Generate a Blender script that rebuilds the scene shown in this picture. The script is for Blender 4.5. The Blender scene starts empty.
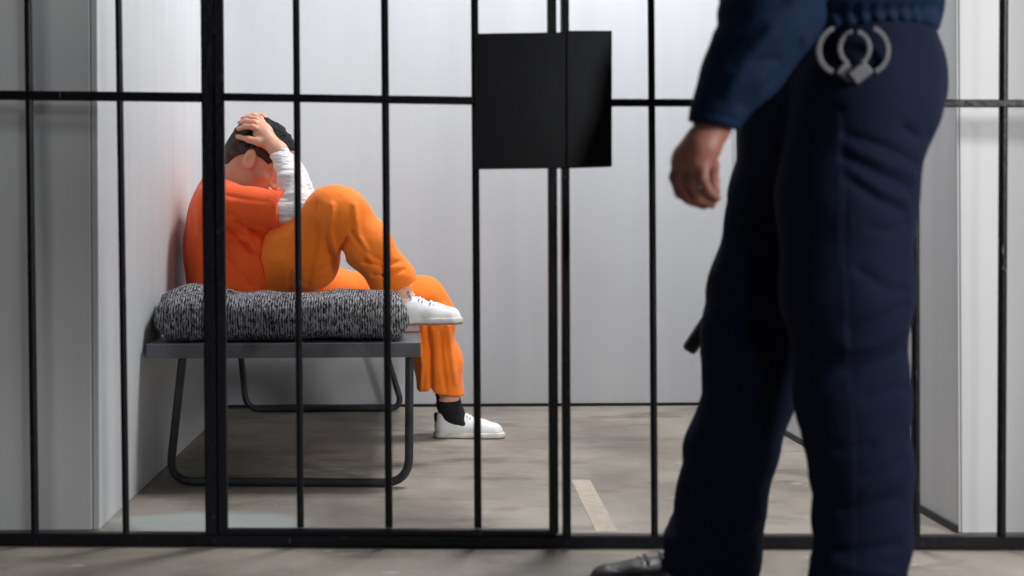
import bpy, math, random
import numpy as np
from mathutils import Vector, Matrix

random.seed(4)
RNG = np.random.default_rng(7)
SC = bpy.context.scene
COL = SC.collection

# ------------------------------------------------------------------ camera, world, lights
FPX = 1422.2          # focal length in pixels of a 1024 wide frame (50 mm on 36 mm)
PX0, PY0 = 411.0, 223.0   # where the view axis meets the frame
CAMH = 0.76
ROLL = math.radians(0.3)
cam_d = bpy.data.cameras.new('camera')
cam = bpy.data.objects.new('camera', cam_d)
COL.objects.link(cam)
cam.location = (0, 0, CAMH)
cam.rotation_euler = (Matrix.Rotation(math.pi / 2, 3, 'X') @ Matrix.Rotation(-ROLL, 3, 'Z')).to_euler()
cam_d.sensor_width = 36.0
cam_d.lens = FPX / 1024 * 36
cam_d.shift_x = (512 - PX0) / 1024
cam_d.shift_y = -(288 - PY0) / 1024
cam_d.dof.use_dof = True
cam_d.dof.focus_distance = 4.75
cam_d.dof.aperture_fstop = 2.6
SC.camera = cam

w = bpy.data.worlds.new('world')
SC.world = w
w.use_nodes = True
w.node_tree.nodes['Background'].inputs[0].default_value = (0.86, 0.93, 1.0, 1)
w.node_tree.nodes['Background'].inputs[1].default_value = 0.03


def area(name, loc, target, size, energy, color=(1, 1, 1), size_y=None):
    d = bpy.data.lights.new(name, 'AREA')
    d.energy = energy
    d.color = color
    d.size = size
    if size_y:
        d.shape = 'RECTANGLE'
        d.size_y = size_y
    o = bpy.data.objects.new(name, d)
    COL.objects.link(o)
    o.location = loc
    o.rotation_euler = (Vector(target) - Vector(loc)).to_track_quat('-Z', 'Y').to_euler()
    return o


area('cell_lamp_light', (0.85, 4.72, 3.15), (0.3, 4.8, 0), 0.7, 76, (0.985, 0.99, 1.0))
area('corridor_light', (2.7, 1.1, 1.65), (1.1, 3.5, 0.8), 0.7, 78, (1.0, 0.97, 0.95))
area('front_light', (1.3, -2.4, 1.7), (0.2, 3.9, 0.7), 0.3, 22, (0.95, 0.99, 1.0))

SC.view_settings.view_transform = 'Standard'
SC.view_settings.look = 'None'
SC.view_settings.gamma = 1.0
SC.view_settings.use_curve_mapping = False
SC.view_settings.exposure = 0.14


# ------------------------------------------------------------------ pixel to world
def at(px, py, Y):
    """point at depth Y seen at (px, py) of the photograph"""
    x = px - PX0
    y = py - PY0
    u = x * math.cos(ROLL) - y * math.sin(ROLL)
    v = x * math.sin(ROLL) + y * math.cos(ROLL)
    return np.array([u * Y / FPX, Y, CAMH - v * Y / FPX])


# ------------------------------------------------------------------ materials
def lin(r, g, b):
    def c(v):
        v /= 255
        return v / 12.92 if v <= 0.04045 else ((v + 0.055) / 1.055) ** 2.4
    return (c(r), c(g), c(b), 1)


def mat(name, col, rough=0.6, metal=0.0, col2=None, nscale=8, bump=0.0, bscale=60, stretch=(1, 1, 1), sheen=0.0, detail=5,
        lo=0.35, hi=0.65, bstretch=(1, 1, 1), spec=None):
    m = bpy.data.materials.new(name)
    m.use_nodes = True
    N = m.node_tree.nodes
    L = m.node_tree.links
    b = N['Principled BSDF']
    b.inputs['Roughness'].default_value = rough
    b.inputs['Metallic'].default_value = metal
    if spec is not None:
        b.inputs['Specular IOR Level'].default_value = spec
    if sheen:
        b.inputs['Sheen Weight'].default_value = sheen
        b.inputs['Sheen Roughness'].default_value = 0.5
    b.inputs['Base Color'].default_value = col
    tc = N.new('ShaderNodeTexCoord')
    if col2 is not None:
        mp = N.new('ShaderNodeMapping')
        mp.inputs['Scale'].default_value = stretch
        L.new(tc.outputs['Object'], mp.inputs[0])
        n = N.new('ShaderNodeTexNoise')
        n.inputs['Scale'].default_value = nscale
        n.inputs['Detail'].default_value = detail
        L.new(mp.outputs[0], n.inputs['Vector'])
        r = N.new('ShaderNodeValToRGB')
        r.color_ramp.elements[0].position = lo
        r.color_ramp.elements[1].position = hi
        r.color_ramp.elements[0].color = col
        r.color_ramp.elements[1].color = col2
        L.new(n.outputs['Fac'], r.inputs[0])
        L.new(r.outputs[0], b.inputs['Base Color'])
    if bump:
        mp2 = N.new('ShaderNodeMapping')
        mp2.inputs['Scale'].default_value = bstretch
        L.new(tc.outputs['Object'], mp2.inputs[0])
        n2 = N.new('ShaderNodeTexNoise')
        n2.inputs['Scale'].default_value = bscale
        n2.inputs['Detail'].default_value = 4
        L.new(mp2.outputs[0], n2.inputs['Vector'])
        bp = N.new('ShaderNodeBump')
        bp.inputs['Strength'].default_value = bump
        bp.inputs['Distance'].default_value = 0.01
        L.new(n2.outputs['Fac'], bp.inputs['Height'])
        L.new(bp.outputs[0], b.inputs['Normal'])
    return m


M = {}
M['wall'] = mat('wall_paint', lin(197, 200, 203), 0.55, col2=lin(204, 207, 209), nscale=3, stretch=(3, 3, .3), bump=.05, bscale=14)
M['wall_b'] = mat('wall_paint_back', lin(196, 200, 204), 0.5, col2=lin(203, 206, 209), nscale=2, stretch=(4, 4, .2), bump=.04, bscale=8)
M['trim'] = mat('trim_paint', lin(200, 205, 206), 0.5, col2=lin(180, 184, 184), nscale=20, stretch=(1, 1, .2), lo=.5, hi=.75)
M['base'] = mat('black_trim', lin(20, 20, 24), 0.5)
M['bars'] = mat('black_gloss_paint', lin(11, 12, 19), 0.4, col2=lin(17, 18, 26), nscale=30, bump=.2, bscale=70, spec=.28)
M['plate'] = mat('black_plate_paint', lin(10, 11, 17), 0.34, col2=lin(15, 16, 22), nscale=6, stretch=(2, 2, .6), bump=.05, bscale=12, spec=.25)
def scratch(m):
    N, L = m.node_tree.nodes, m.node_tree.links
    b = N['Principled BSDF']
    src = b.inputs['Base Color'].links[0].from_socket
    tc = [n for n in N if n.type == 'TEX_COORD'][0]
    mp = N.new('ShaderNodeMapping'); mp.inputs['Scale'].default_value = (1, 1, .22)
    n = N.new('ShaderNodeTexNoise'); n.inputs['Scale'].default_value = 150; n.inputs['Detail'].default_value = 3
    r = N.new('ShaderNodeValToRGB')
    r.color_ramp.elements[0].position = .70; r.color_ramp.elements[1].position = .76
    x = N.new('ShaderNodeMix'); x.data_type = 'RGBA'
    L.new(tc.outputs['Object'], mp.inputs[0]); L.new(mp.outputs[0], n.inputs['Vector']); L.new(n.outputs['Fac'], r.inputs[0])
    L.new(r.outputs[0], x.inputs[0]); L.new(src, x.inputs[6]); x.inputs[7].default_value = lin(120, 122, 128)
    L.new(x.outputs[2], b.inputs['Base Color'])


scratch(M['bars'])
M['bench'] = mat('bench_grey_metal', lin(96, 98, 104), 0.45, metal=.5, col2=lin(118, 120, 126), nscale=12, bump=.1, bscale=50)
M['tube'] = mat('bench_tube', lin(50, 51, 56), 0.4, metal=.4, col2=lin(66, 67, 72), nscale=20)
M['orange_shirt'] = mat('orange_shirt', lin(245, 88, 14), 0.75, sheen=.15, bump=.35, bscale=26)
M['orange_pants'] = mat('orange_trousers', lin(255, 128, 12), 0.75, sheen=.15, bump=.35, bscale=22)
M['white_knit'] = mat('white_sleeve', lin(232, 230, 232), 0.8, bump=.8, bscale=70, bstretch=(.4, 1, 1.5))
M['skin'] = mat('skin', lin(222, 168, 142), 0.5, col2=lin(212, 152, 126), nscale=14, bump=.08, bscale=90)
M['skin_g'] = mat('skin_guard', lin(150, 98, 84), 0.55, col2=lin(134, 84, 72), nscale=14, bump=.1, bscale=90)
M['hair'] = mat('black_hair', lin(10, 9, 11), 0.6, col2=lin(24, 22, 23), nscale=60, bump=1.0, bscale=120, spec=.2)
M['fade'] = mat('cropped_hair', lin(36, 28, 27), 0.8, col2=lin(74, 57, 50), nscale=45, bump=.3, bscale=260, lo=.3, hi=.7)
M['shoe'] = mat('white_leather', lin(235, 236, 238), 0.45, bump=.1, bscale=60)
M['sole'] = mat('off_white_rubber', lin(220, 219, 212), 0.6, col2=lin(190, 188, 178), nscale=25)
M['outsole'] = mat('grey_outsole', lin(130, 122, 112), 0.8)
M['sock'] = mat('black_sock', lin(17, 17, 20), 0.9, bump=.4, bscale=200)
M['navy'] = mat('navy_trousers', lin(15, 22, 42), 0.85, bump=.25, bscale=16, spec=.12)
M['navy_shirt'] = mat('navy_shirt', lin(14, 32, 56), 0.8, bump=.3, bscale=20, spec=.12)
M['black'] = mat('black_leather', lin(16, 16, 20), 0.45, bump=.2, bscale=60)
M['steel'] = mat('cuff_steel', lin(84, 85, 90), 0.5, metal=.6, bump=.1, bscale=80)
M['tape'] = mat('floor_tape', lin(186, 173, 158), 0.7, col2=lin(166, 155, 141), nscale=30)


def blanket_material():
    m = bpy.data.materials.new('grey_wool_blanket')
    m.use_nodes = True
    N, L = m.node_tree.nodes, m.node_tree.links
    b = N['Principled BSDF']
    b.inputs['Roughness'].default_value = 0.95
    b.inputs['Specular IOR Level'].default_value = 0.1
    tc = N.new('ShaderNodeTexCoord')
    wv = N.new('ShaderNodeTexWave')
    wv.bands_direction = 'X'
    wv.inputs['Scale'].default_value = 42
    wv.inputs['Distortion'].default_value = 5.0
    wv.inputs['Detail'].default_value = 3
    wv.inputs['Detail Scale'].default_value = 2.2
    n = N.new('ShaderNodeTexNoise')
    n.inputs['Scale'].default_value = 110
    n.inputs['Detail'].default_value = 3
    mp = N.new('ShaderNodeMapping')
    mp.inputs['Scale'].default_value = (1.5, 0.6, 0.6)
    n3 = N.new('ShaderNodeTexNoise')
    n3.inputs['Scale'].default_value = 9
    L.new(tc.outputs['Object'], wv.inputs['Vector'])
    L.new(tc.outputs['Object'], mp.inputs[0])
    L.new(mp.outputs[0], n.inputs['Vector'])
    L.new(tc.outputs['Object'], n3.inputs['Vector'])
    a = N.new('ShaderNodeMath'); a.operation = 'MULTIPLY_ADD'
    L.new(wv.outputs['Fac'], a.inputs[0]); a.inputs[1].default_value = 0.25
    L.new(n.outputs['Fac'], a.inputs[2])
    a2 = N.new('ShaderNodeMath'); a2.operation = 'MULTIPLY_ADD'
    L.new(n3.outputs['Fac'], a2.inputs[0]); a2.inputs[1].default_value = 0.3
    L.new(a.outputs[0], a2.inputs[2])
    r = N.new('ShaderNodeValToRGB')
    r.color_ramp.elements[0].position = 0.66
    r.color_ramp.elements[0].color = lin(27, 27, 31)
    r.color_ramp.elements[1].position = 0.98
    r.color_ramp.elements[1].color = lin(178, 178, 182)
    L.new(a2.outputs[0], r.inputs[0])
    L.new(r.outputs[0], b.inputs['Base Color'])
    bp = N.new('ShaderNodeBump')
    bp.inputs['Strength'].default_value = 0.9
    bp.inputs['Distance'].default_value = 0.008
    L.new(a.outputs[0], bp.inputs['Height'])
    L.new(bp.outputs[0], b.inputs['Normal'])
    return m


M['blanket'] = blanket_material()


def floor_material():
    m = bpy.data.materials.new('worn_concrete')
    m.use_nodes = True
    N, L = m.node_tree.nodes, m.node_tree.links
    b = N['Principled BSDF']
    b.inputs['Specular IOR Level'].default_value = 0.35
    tc = N.new('ShaderNodeTexCoord')

    def noise(scale, detail=5, st=(1, 1, 1), rough=.55):
        mp = N.new('ShaderNodeMapping'); mp.inputs['Scale'].default_value = st
        L.new(tc.outputs['Object'], mp.inputs[0])
        n = N.new('ShaderNodeTexNoise')
        n.inputs['Scale'].default_value = scale
        n.inputs['Detail'].default_value = detail
        n.inputs['Roughness'].default_value = rough
        L.new(mp.outputs[0], n.inputs['Vector'])
        return n.outputs['Fac']

    def ramp(fac, p0, c0, p1, c1):
        r = N.new('ShaderNodeValToRGB')
        r.color_ramp.elements[0].position = p0; r.color_ramp.elements[0].color = c0
        r.color_ramp.elements[1].position = p1; r.color_ramp.elements[1].color = c1
        L.new(fac, r.inputs[0])
        return r.outputs[0]

    def mix(fac, a, c):
        x = N.new('ShaderNodeMix'); x.data_type = 'RGBA'
        if isinstance(fac, float): x.inputs[0].default_value = fac
        else: L.new(fac, x.inputs[0])
        for s, v in ((6, a), (7, c)):
            if isinstance(v, tuple): x.inputs[s].default_value = v
            else: L.new(v, x.inputs[s])
        return x.outputs[2]
    W, K = (1, 1, 1, 1), (0, 0, 0, 1)
    base = ramp(noise(2.2, 8, (1, .7, 1)), .32, lin(120, 113, 105), .7, lin(166, 158, 148))
    dark = ramp(noise(3.4, 6, (.7, 1.4, 1), .65), .52, K, .72, W)
    base = mix(dark, base, lin(98, 90, 80))
    brown = ramp(noise(2.7, 4, (1.3, 1, 1)), .58, K, .74, W)
    sc = N.new('ShaderNodeMath'); sc.operation = 'MULTIPLY'; L.new(brown, sc.inputs[0]); sc.inputs[1].default_value = .35
    base = mix(sc.outputs[0], base, lin(140, 108, 92))
    speck = ramp(noise(16, 3, (.55, 1.6, 1), .5), .70, K, .74, W)
    base = mix(speck, base, lin(196, 194, 190))
    # a pale bluish patch with a noisy edge by the gate
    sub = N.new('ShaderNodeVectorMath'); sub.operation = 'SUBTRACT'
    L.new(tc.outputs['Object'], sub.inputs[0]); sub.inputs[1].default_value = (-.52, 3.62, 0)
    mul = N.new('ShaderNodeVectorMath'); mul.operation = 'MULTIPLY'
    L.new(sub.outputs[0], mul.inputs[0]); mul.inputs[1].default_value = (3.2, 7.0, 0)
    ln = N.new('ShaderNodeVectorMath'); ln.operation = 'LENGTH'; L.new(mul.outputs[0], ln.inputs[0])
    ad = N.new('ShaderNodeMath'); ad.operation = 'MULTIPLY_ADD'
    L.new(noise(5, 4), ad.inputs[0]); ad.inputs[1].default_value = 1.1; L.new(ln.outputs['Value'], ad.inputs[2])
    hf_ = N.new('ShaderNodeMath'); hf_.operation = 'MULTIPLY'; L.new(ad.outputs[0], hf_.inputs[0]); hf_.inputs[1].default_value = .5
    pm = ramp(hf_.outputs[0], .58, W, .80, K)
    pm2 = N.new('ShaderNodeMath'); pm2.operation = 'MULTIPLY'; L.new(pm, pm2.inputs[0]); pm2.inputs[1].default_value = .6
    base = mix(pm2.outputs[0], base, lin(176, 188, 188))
    L.new(base, b.inputs['Base Color'])
    rr = ramp(noise(3, 5), .3, (.45,) * 3 + (1,), .7, (.72,) * 3 + (1,))
    L.new(rr, b.inputs['Roughness'])
    bp = N.new('ShaderNodeBump'); bp.inputs['Strength'].default_value = .25; bp.inputs['Distance'].default_value = .01
    L.new(noise(22, 6), bp.inputs['Height'])
    L.new(bp.outputs[0], b.inputs['Normal'])
    return m


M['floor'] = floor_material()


# ------------------------------------------------------------------ mesh helpers
def link(name, verts, faces, m, parent=None, smooth=False):
    me = bpy.data.meshes.new(name)
    me.from_pydata([tuple(map(float, v)) for v in verts], [], faces)
    me.materials.append(m)
    me.validate()
    if smooth:
        me.polygons.foreach_set('use_smooth', [True] * len(me.polygons))
    me.update()
    o = bpy.data.objects.new(name, me)
    COL.objects.link(o)
    if parent:
        o.parent = parent
    return o


class MB:
    """collects shapes of ONE part"""
    def __init__(s):
        s.v, s.f = [], []

    def add(s, v, f):
        n = len(s.v)
        s.v += [tuple(p) for p in v]
        s.f += [tuple(i + n for i in q) for q in f]
        return s

    def box(s, lo, hi, R=None, c=None):
        v = [Vector((x, y, z)) for x in (lo[0], hi[0]) for y in (lo[1], hi[1]) for z in (lo[2], hi[2])]
        if R is not None:
            v = [R @ p + Vector(c) for p in v]
        return s.add(v, [(0, 1, 3, 2), (4, 6, 7, 5), (0, 4, 5, 1), (2, 3, 7, 6), (0, 2, 6, 4), (1, 5, 7, 3)])

    def beam(s, a, b, w, d, yaw=0.0):
        """square tube from a to b: w across, d in depth"""
        a, b = Vector(a), Vector(b)
        t = (b - a).normalized()
        dep = Vector((math.sin(yaw), math.cos(yaw), 0))
        dep = (dep - t * dep.dot(t)).normalized()
        sd = t.cross(dep)
        v = []
        bev = min(w, d) * .14
        prof = [(w/2-bev, d/2), (w/2, d/2-bev), (w/2, -d/2+bev), (w/2-bev, -d/2), (-w/2+bev, -d/2), (-w/2, -d/2+bev), (-w/2, d/2-bev), (-w/2+bev, d/2)]
        for p in (a, b):
            v += [p + sd * x + dep * y for x, y in prof]
        n = 8
        f = [(i, (i+1) % n, (i+1) % n + n, i + n) for i in range(n)] + [tuple(range(n-1, -1, -1)), tuple(range(n, 2*n))]
        return s.add(v, f)

    def tube(s, pts, r, n=14, closed=False):
        pts = [Vector(tuple(map(float, p))) for p in pts]
        m = len(pts)
        rings = []
        up = None
        for i, p in enumerate(pts):
            if closed:
                t = (pts[(i+1) % m] - pts[i-1]).normalized()
            else:
                t = (pts[min(i+1, m-1)] - pts[max(i-1, 0)]).normalized()
            if up is None:
                up = t.orthogonal().normalized()
            up = (up - t * up.dot(t)).normalized()
            sd = t.cross(up)
            rr = r[i] if isinstance(r, (list, tuple)) else r
            rings.append([p + (up * math.cos(2*math.pi*k/n) + sd * math.sin(2*math.pi*k/n)) * rr for k in range(n)])
        v = [q for g in rings for q in g]
        f = []
        for i in range(m if closed else m-1):
            j = (i+1) % m
            for k in range(n):
                f.append((i*n+k, i*n+(k+1) % n, j*n+(k+1) % n, j*n+k))
        if not closed:
            f += [tuple(range(n-1, -1, -1)), tuple((m-1)*n+k for k in range(n))]
        return s.add(v, f)

    def build(s, name, m, parent=None, smooth=False, bevel=0):
        o = link(name, s.v, s.f, m, parent, smooth)
        if smooth:
            md = o.modifiers.new('edge', 'EDGE_SPLIT'); md.split_angle = math.radians(50)
        if bevel:
            md = o.modifiers.new('bevel', 'BEVEL'); md.width = bevel; md.segments = 2
        return o


def arc_path(pts, r=.04, n=6):
    """polyline with rounded corners"""
    pts = [Vector(tuple(map(float, p))) for p in pts]
    out = [pts[0]]
    for i in range(1, len(pts)-1):
        a = pts[i] + (pts[i-1]-pts[i]).normalized()*r
        b = pts[i] + (pts[i+1]-pts[i]).normalized()*r
        for k in range(n+1):
            t = k/n
            out.append(a*(1-t)**2 + pts[i]*2*t*(1-t) + b*t*t)
    out.append(pts[-1])
    return out


def empty(name, loc, label=None, cat=None, group=None):
    o = bpy.data.objects.new(name, None)
    COL.objects.link(o)
    o.location = tuple(map(float, loc))
    o.empty_display_size = .1
    tag(o, label, cat, group)
    return o


def tag(o, label=None, cat=None, group=None, kind=None):
    if label: o['label'] = label
    if cat: o['category'] = cat
    if group: o['group'] = group
    if kind: o['kind'] = kind
    return o


def settle(root):
    """keep world-space child meshes in place under a moved empty"""
    for c in root.children:
        c.matrix_parent_inverse = Matrix.Translation(-Vector(root.location))


# ------------------------------------------------------------------ implicit surfaces (bodies, cloth)
def smin(a, b, k):
    if k <= 0:
        return np.minimum(a, b)
    h = np.maximum(k - np.abs(a - b), 0) / k
    return np.minimum(a, b) - h * h * k * .25


class Fld:
    def __init__(s, lo, hi, h):
        s.h = h
        s.lo = np.array(lo, float)
        n = np.ceil((np.array(hi) - s.lo) / h).astype(int) + 1
        s.n = n
        s.v = np.full(n, 1.0, np.float32)
        s.ax = [(s.lo[i] + np.arange(n[i]) * h).astype(np.float32) for i in range(3)]

    def sl(s, lo, hi):
        a = np.clip(np.floor((np.array(lo) - s.lo) / s.h).astype(int), 0, s.n)
        b = np.clip(np.ceil((np.array(hi) - s.lo) / s.h).astype(int) + 1, 0, s.n)
        S = tuple(slice(a[i], b[i]) for i in range(3))
        if any(b <= a):
            return None
        X = s.ax[0][S[0]][:, None, None]
        Y = s.ax[1][S[1]][None, :, None]
        Z = s.ax[2][S[2]][None, None, :]
        return S, X, Y, Z

    def comb(s, S, d, k, mode):
        if mode == 'add':
            s.v[S] = smin(s.v[S], d, k)
        else:
            s.v[S] = -smin(-s.v[S], d, k)

    def cone(s, a, b, ra, rb, k=.02, ys=1.0, mode='add'):
        a = np.array(a, float); b = np.array(b, float)
        R = max(ra, rb) + k + 3 * s.h + .012
        lo = np.minimum(a, b) - R; hi = np.maximum(a, b) + R
        if ys < 1:
            e = R * (1/ys - 1); lo[1] -= e; hi[1] += e
        q = s.sl(lo, hi)
        if q is None: return s
        S, X, Y, Z = q
        d = roundcone(X, Y * ys, Z, a * [1, ys, 1], b * [1, ys, 1], ra, rb)
        s.comb(S, d, k, mode)
        return s

    def path(s, pts, k=.02, ys=1.0, mode='add'):
        for (a, ra), (b, rb) in zip(pts[:-1], pts[1:]):
            s.cone(a, b, ra, rb, k, ys, mode)
        return s

    def ell(s, c, r, R=None, k=.02, mode='add'):
        c = np.array(c, float); r = np.array(r, float)
        m = r.max() + k + 3 * s.h
        q = s.sl(c - m, c + m)
        if q is None: return s
        S, X, Y, Z = q
        x, y, z = X - c[0], Y - c[1], Z - c[2]
        if R is not None:   # columns of R are the ellipsoid axes in world
            x, y, z = (x*R[0, i] + y*R[1, i] + z*R[2, i] for i in range(3))
        k0 = np.sqrt((x/r[0])**2 + (y/r[1])**2 + (z/r[2])**2)
        k1 = np.sqrt((x/r[0]**2)**2 + (y/r[1]**2)**2 + (z/r[2]**2)**2)
        d = (k0 * (k0 - 1) / np.maximum(k1, 1e-6)).astype(np.float32)
        d = np.where(k0 < .05, -r.min(), d)
        s.comb(S, d, k, mode)
        return s

    def rbox(s, c, hf, rad, k=.02, mode='add'):
        c = np.array(c, float); hf = np.array(hf, float)
        q = s.sl(c - hf - k - .03, c + hf + k + .03)
        S, X, Y, Z = q
        qx, qy, qz = np.abs(X-c[0])-hf[0]+rad, np.abs(Y-c[1])-hf[1]+rad, np.abs(Z-c[2])-hf[2]+rad
        d = np.sqrt(np.maximum(qx, 0)**2 + np.maximum(qy, 0)**2 + np.maximum(qz, 0)**2) + np.minimum(np.maximum(qx, np.maximum(qy, qz)), 0) - rad
        s.comb(S, d.astype(np.float32), k, mode)
        return s

    def cut(s, p, n, lo=None, hi=None, k=0):
        """remove what lies on the side n points to (inside the box lo-hi)"""
        lo = s.lo if lo is None else lo
        hi = s.lo + s.n * s.h if hi is None else hi
        q = s.sl(lo, hi)
        if q is None: return s
        S, X, Y, Z = q
        n = np.array(n, float); n /= np.linalg.norm(n)
        d = (X-p[0])*n[0] + (Y-p[1])*n[1] + (Z-p[2])*n[2]
        s.v[S] = -smin(-s.v[S], -d.astype(np.float32), k)
        return s

    def crease(s, pts, depth, width, yw=.35):
        """groove (depth > 0) or ridge (< 0) along a polyline; yw stretches it in depth"""
        pts = np.array([np.array(p, float) for p in pts])
        R = width * 3
        lo = pts.min(0) - R; hi = pts.max(0) + R
        lo[1] -= R / yw; hi[1] += R / yw
        q = s.sl(lo, hi)
        if q is None: return s
        S, X, Y, Z = q
        d = 1e3
        for a, b in zip(pts[:-1], pts[1:]):
            d = np.minimum(d, roundcone(X, Y*yw, Z, a*[1, yw, 1], b*[1, yw, 1], 1e-4, 1e-4))
        s.v[S] += depth * np.exp(-(d / width) ** 2)
        return s

    def noise(s, amp, freq, seed=0, R=None, ridge=False, lo=None, hi=None):
        lo = s.lo if lo is None else lo
        hi = s.lo + s.n * s.h if hi is None else hi
        S, X, Y, Z = s.sl(lo, hi)
        V = s.v[S]
        I = np.nonzero(np.abs(V) < .03)
        P = np.stack([X[I[0], 0, 0], Y[0, I[1], 0], Z[0, 0, I[2]]], 1)
        if R is not None:
            P = P @ R
        n = vnoise(P * np.array(freq, float), seed)
        if ridge:
            n = 1 - np.abs(n) * 2
        V[I] += (amp * n).astype(np.float32)
        s.v[S] = V
        return s

    def mesh(s, name, m, parent=None, smooth_it=1):
        v, f = surface_nets(s.v, s.lo, s.h)
        me = bpy.data.meshes.new(name)
        me.vertices.add(len(v)); me.vertices.foreach_set('co', v.astype(np.float32).ravel())
        me.loops.add(len(f) * 4); me.loops.foreach_set('vertex_index', f.astype(np.int32).ravel())
        me.polygons.add(len(f))
        me.polygons.foreach_set('loop_start', np.arange(0, len(f) * 4, 4, dtype=np.int32))
        me.polygons.foreach_set('use_smooth', np.ones(len(f), bool))
        me.update(calc_edges=True)
        me.materials.append(m)
        o = bpy.data.objects.new(name, me)
        COL.objects.link(o)
        if parent: o.parent = parent
        return o


def roundcone(X, Y, Z, a, b, r1, r2):
    ba = b - a
    l2 = float(ba @ ba) + 1e-12
    px, py, pz = X - a[0], Y - a[1], Z - a[2]
    t = np.clip((px*ba[0] + py*ba[1] + pz*ba[2]) / l2, 0, 1).astype(np.float32)
    d = np.sqrt((px - t*ba[0])**2 + (py - t*ba[1])**2 + (pz - t*ba[2])**2)
    return (d - (r1 + (r2 - r1) * t)).astype(np.float32)


_lat = {}


def vnoise(P, seed):
    if seed not in _lat:
        _lat[seed] = np.random.default_rng(seed).uniform(-1, 1, (32, 32, 32))
    T = _lat[seed]
    i = np.floor(P).astype(int); f = P - i
    f = f * f * (3 - 2 * f)
    out = 0
    for dx in (0, 1):
        for dy in (0, 1):
            for dz in (0, 1):
                wgt = (f[:, 0] if dx else 1-f[:, 0]) * (f[:, 1] if dy else 1-f[:, 1]) * (f[:, 2] if dz else 1-f[:, 2])
                out = out + wgt * T[(i[:, 0]+dx) % 32, (i[:, 1]+dy) % 32, (i[:, 2]+dz) % 32]
    return out


def surface_nets(F, lo, h):
    F = F.copy()
    for a in range(3):      # close at the border
        sl = [slice(None)]*3
        sl[a] = 0; F[tuple(sl)] = 1
        sl[a] = -1; F[tuple(sl)] = 1
    s = F < 0
    n = F.shape
    c = [slice(0, -1), slice(1, None)]
    cnt = np.zeros([k-1 for k in n], np.int8)
    for i in (0, 1):
        for j in (0, 1):
            for k in (0, 1):
                cnt += s[c[i], c[j], c[k]]
    act = (cnt > 0) & (cnt < 8)
    I = np.stack(np.nonzero(act), 1)
    idx = np.full(act.shape, -1, np.int64)
    idx[act] = np.arange(len(I))
    pos = np.zeros((len(I), 3)); w = np.zeros(len(I))
    for ax in range(3):
        o = [a for a in range(3) if a != ax]
        for u in (0, 1):
            for v in (0, 1):
                off = np.zeros(3, int); off[o[0]] = u; off[o[1]] = v
                A = I + off
                B = A.copy(); B[:, ax] += 1
                fa = F[A[:, 0], A[:, 1], A[:, 2]].astype(float); fb = F[B[:, 0], B[:, 1], B[:, 2]].astype(float)
                m = (fa < 0) != (fb < 0)
                t = fa[m] / (fa[m] - fb[m])
                q = A[m].astype(float); q[:, ax] += t
                pos[m] += q; w[m] += 1
    pos /= w[:, None]
    V = lo + pos * h
    faces = []
    for ax in range(3):
        o1, o2 = (ax + 1) % 3, (ax + 2) % 3
        sa = [slice(None)]*3; sb = [slice(None)]*3
        sa[ax] = slice(0, -1); sb[ax] = slice(1, None)
        ch = s[tuple(sa)] != s[tuple(sb)]
        E = np.stack(np.nonzero(ch), 1)
        ok = (E[:, o1] > 0) & (E[:, o2] > 0) & (E[:, o1] < n[o1]-1) & (E[:, o2] < n[o2]-1)
        E = E[ok]
        ins = s[E[:, 0], E[:, 1], E[:, 2]]

        def g(d1, d2):
            Q = E.copy(); Q[:, o1] -= d1; Q[:, o2] -= d2
            return idx[Q[:, 0], Q[:, 1], Q[:, 2]]
        q = np.stack([g(1, 1), g(0, 1), g(0, 0), g(1, 0)], 1)
        q[~ins] = q[~ins][:, ::-1]
        faces.append(q)
    Fc = np.concatenate(faces)
    return V, Fc


# ------------------------------------------------------------------ the room
XL, XR, YB, YF, YFR = -0.762, 1.326, 5.88, 3.54, 3.452


def struct(name, mb, m, **k):
    return tag(mb.build(name, m, **k), kind='structure')


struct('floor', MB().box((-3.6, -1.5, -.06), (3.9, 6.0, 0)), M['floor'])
struct('wall_back', MB().box((XL - .1, YB, 0), (XR + .1, YB + .1, 2.7)), M['wall_b'])
XLF = -.779     # the left wall leans outwards a little towards the bars
struct('wall_left', MB().add([(x, y, z) for z in (0, 2.7) for x, y in ((XLF - .017, YF + .002), (XLF, YF + .002), (XL, YB), (XLF - .017, YB))],
                             [(0, 3, 2, 1), (4, 5, 6, 7), (0, 1, 5, 4), (1, 2, 6, 5), (2, 3, 7, 6), (3, 0, 4, 7)]), M['wall'], bevel=.003)
struct('wall_right', MB().box((XR, YFR + .002, 0), (XR + .006, YB, 2.7)), M['wall'], bevel=.003)
struct('wall_front_left', MB().box((-3.6, YF, 0), (XLF - .0185, YF + .10, 2.7)), M['wall'], bevel=.003)
struct('wall_front_right', MB().box((XR + .0065, YFR, 0), (3.9, YFR + .10, 2.7)), M['wall'], bevel=.003)
struct('baseboard_back', MB().box((XL, YB - .006, 0), (XR, YB, .012)), M['base'])
struct('baseboard_right', MB().box((XR - .008, YFR + .004, 0), (XR, YB - .006, .018)), M['base'])

t = [at(572, 480, 1), at(590, 480, 1), at(618, 532, 1), at(598, 532, 1)]


def floor_pt(px, py, z=0):
    d = at(px, py, 1) - np.array([0, 0, CAMH])
    return np.array([0, 0, CAMH]) + d * ((z - CAMH) / d[2])


q = [floor_pt(*p) for p in ((571, 480), (590, 480), (618, 532), (596, 532))]
v = [(p[0], p[1], .0002) for p in q] + [(p[0], p[1], .0010) for p in q]
tp = link('floor_tape', v, [(0, 3, 2, 1), (4, 5, 6, 7), (0, 1, 5, 4), (1, 2, 6, 5), (2, 3, 7, 6), (3, 0, 4, 7)], M['tape'])
tag(tp, 'faded tan tape strip stuck on the concrete floor right of the gate', 'tape')

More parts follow.
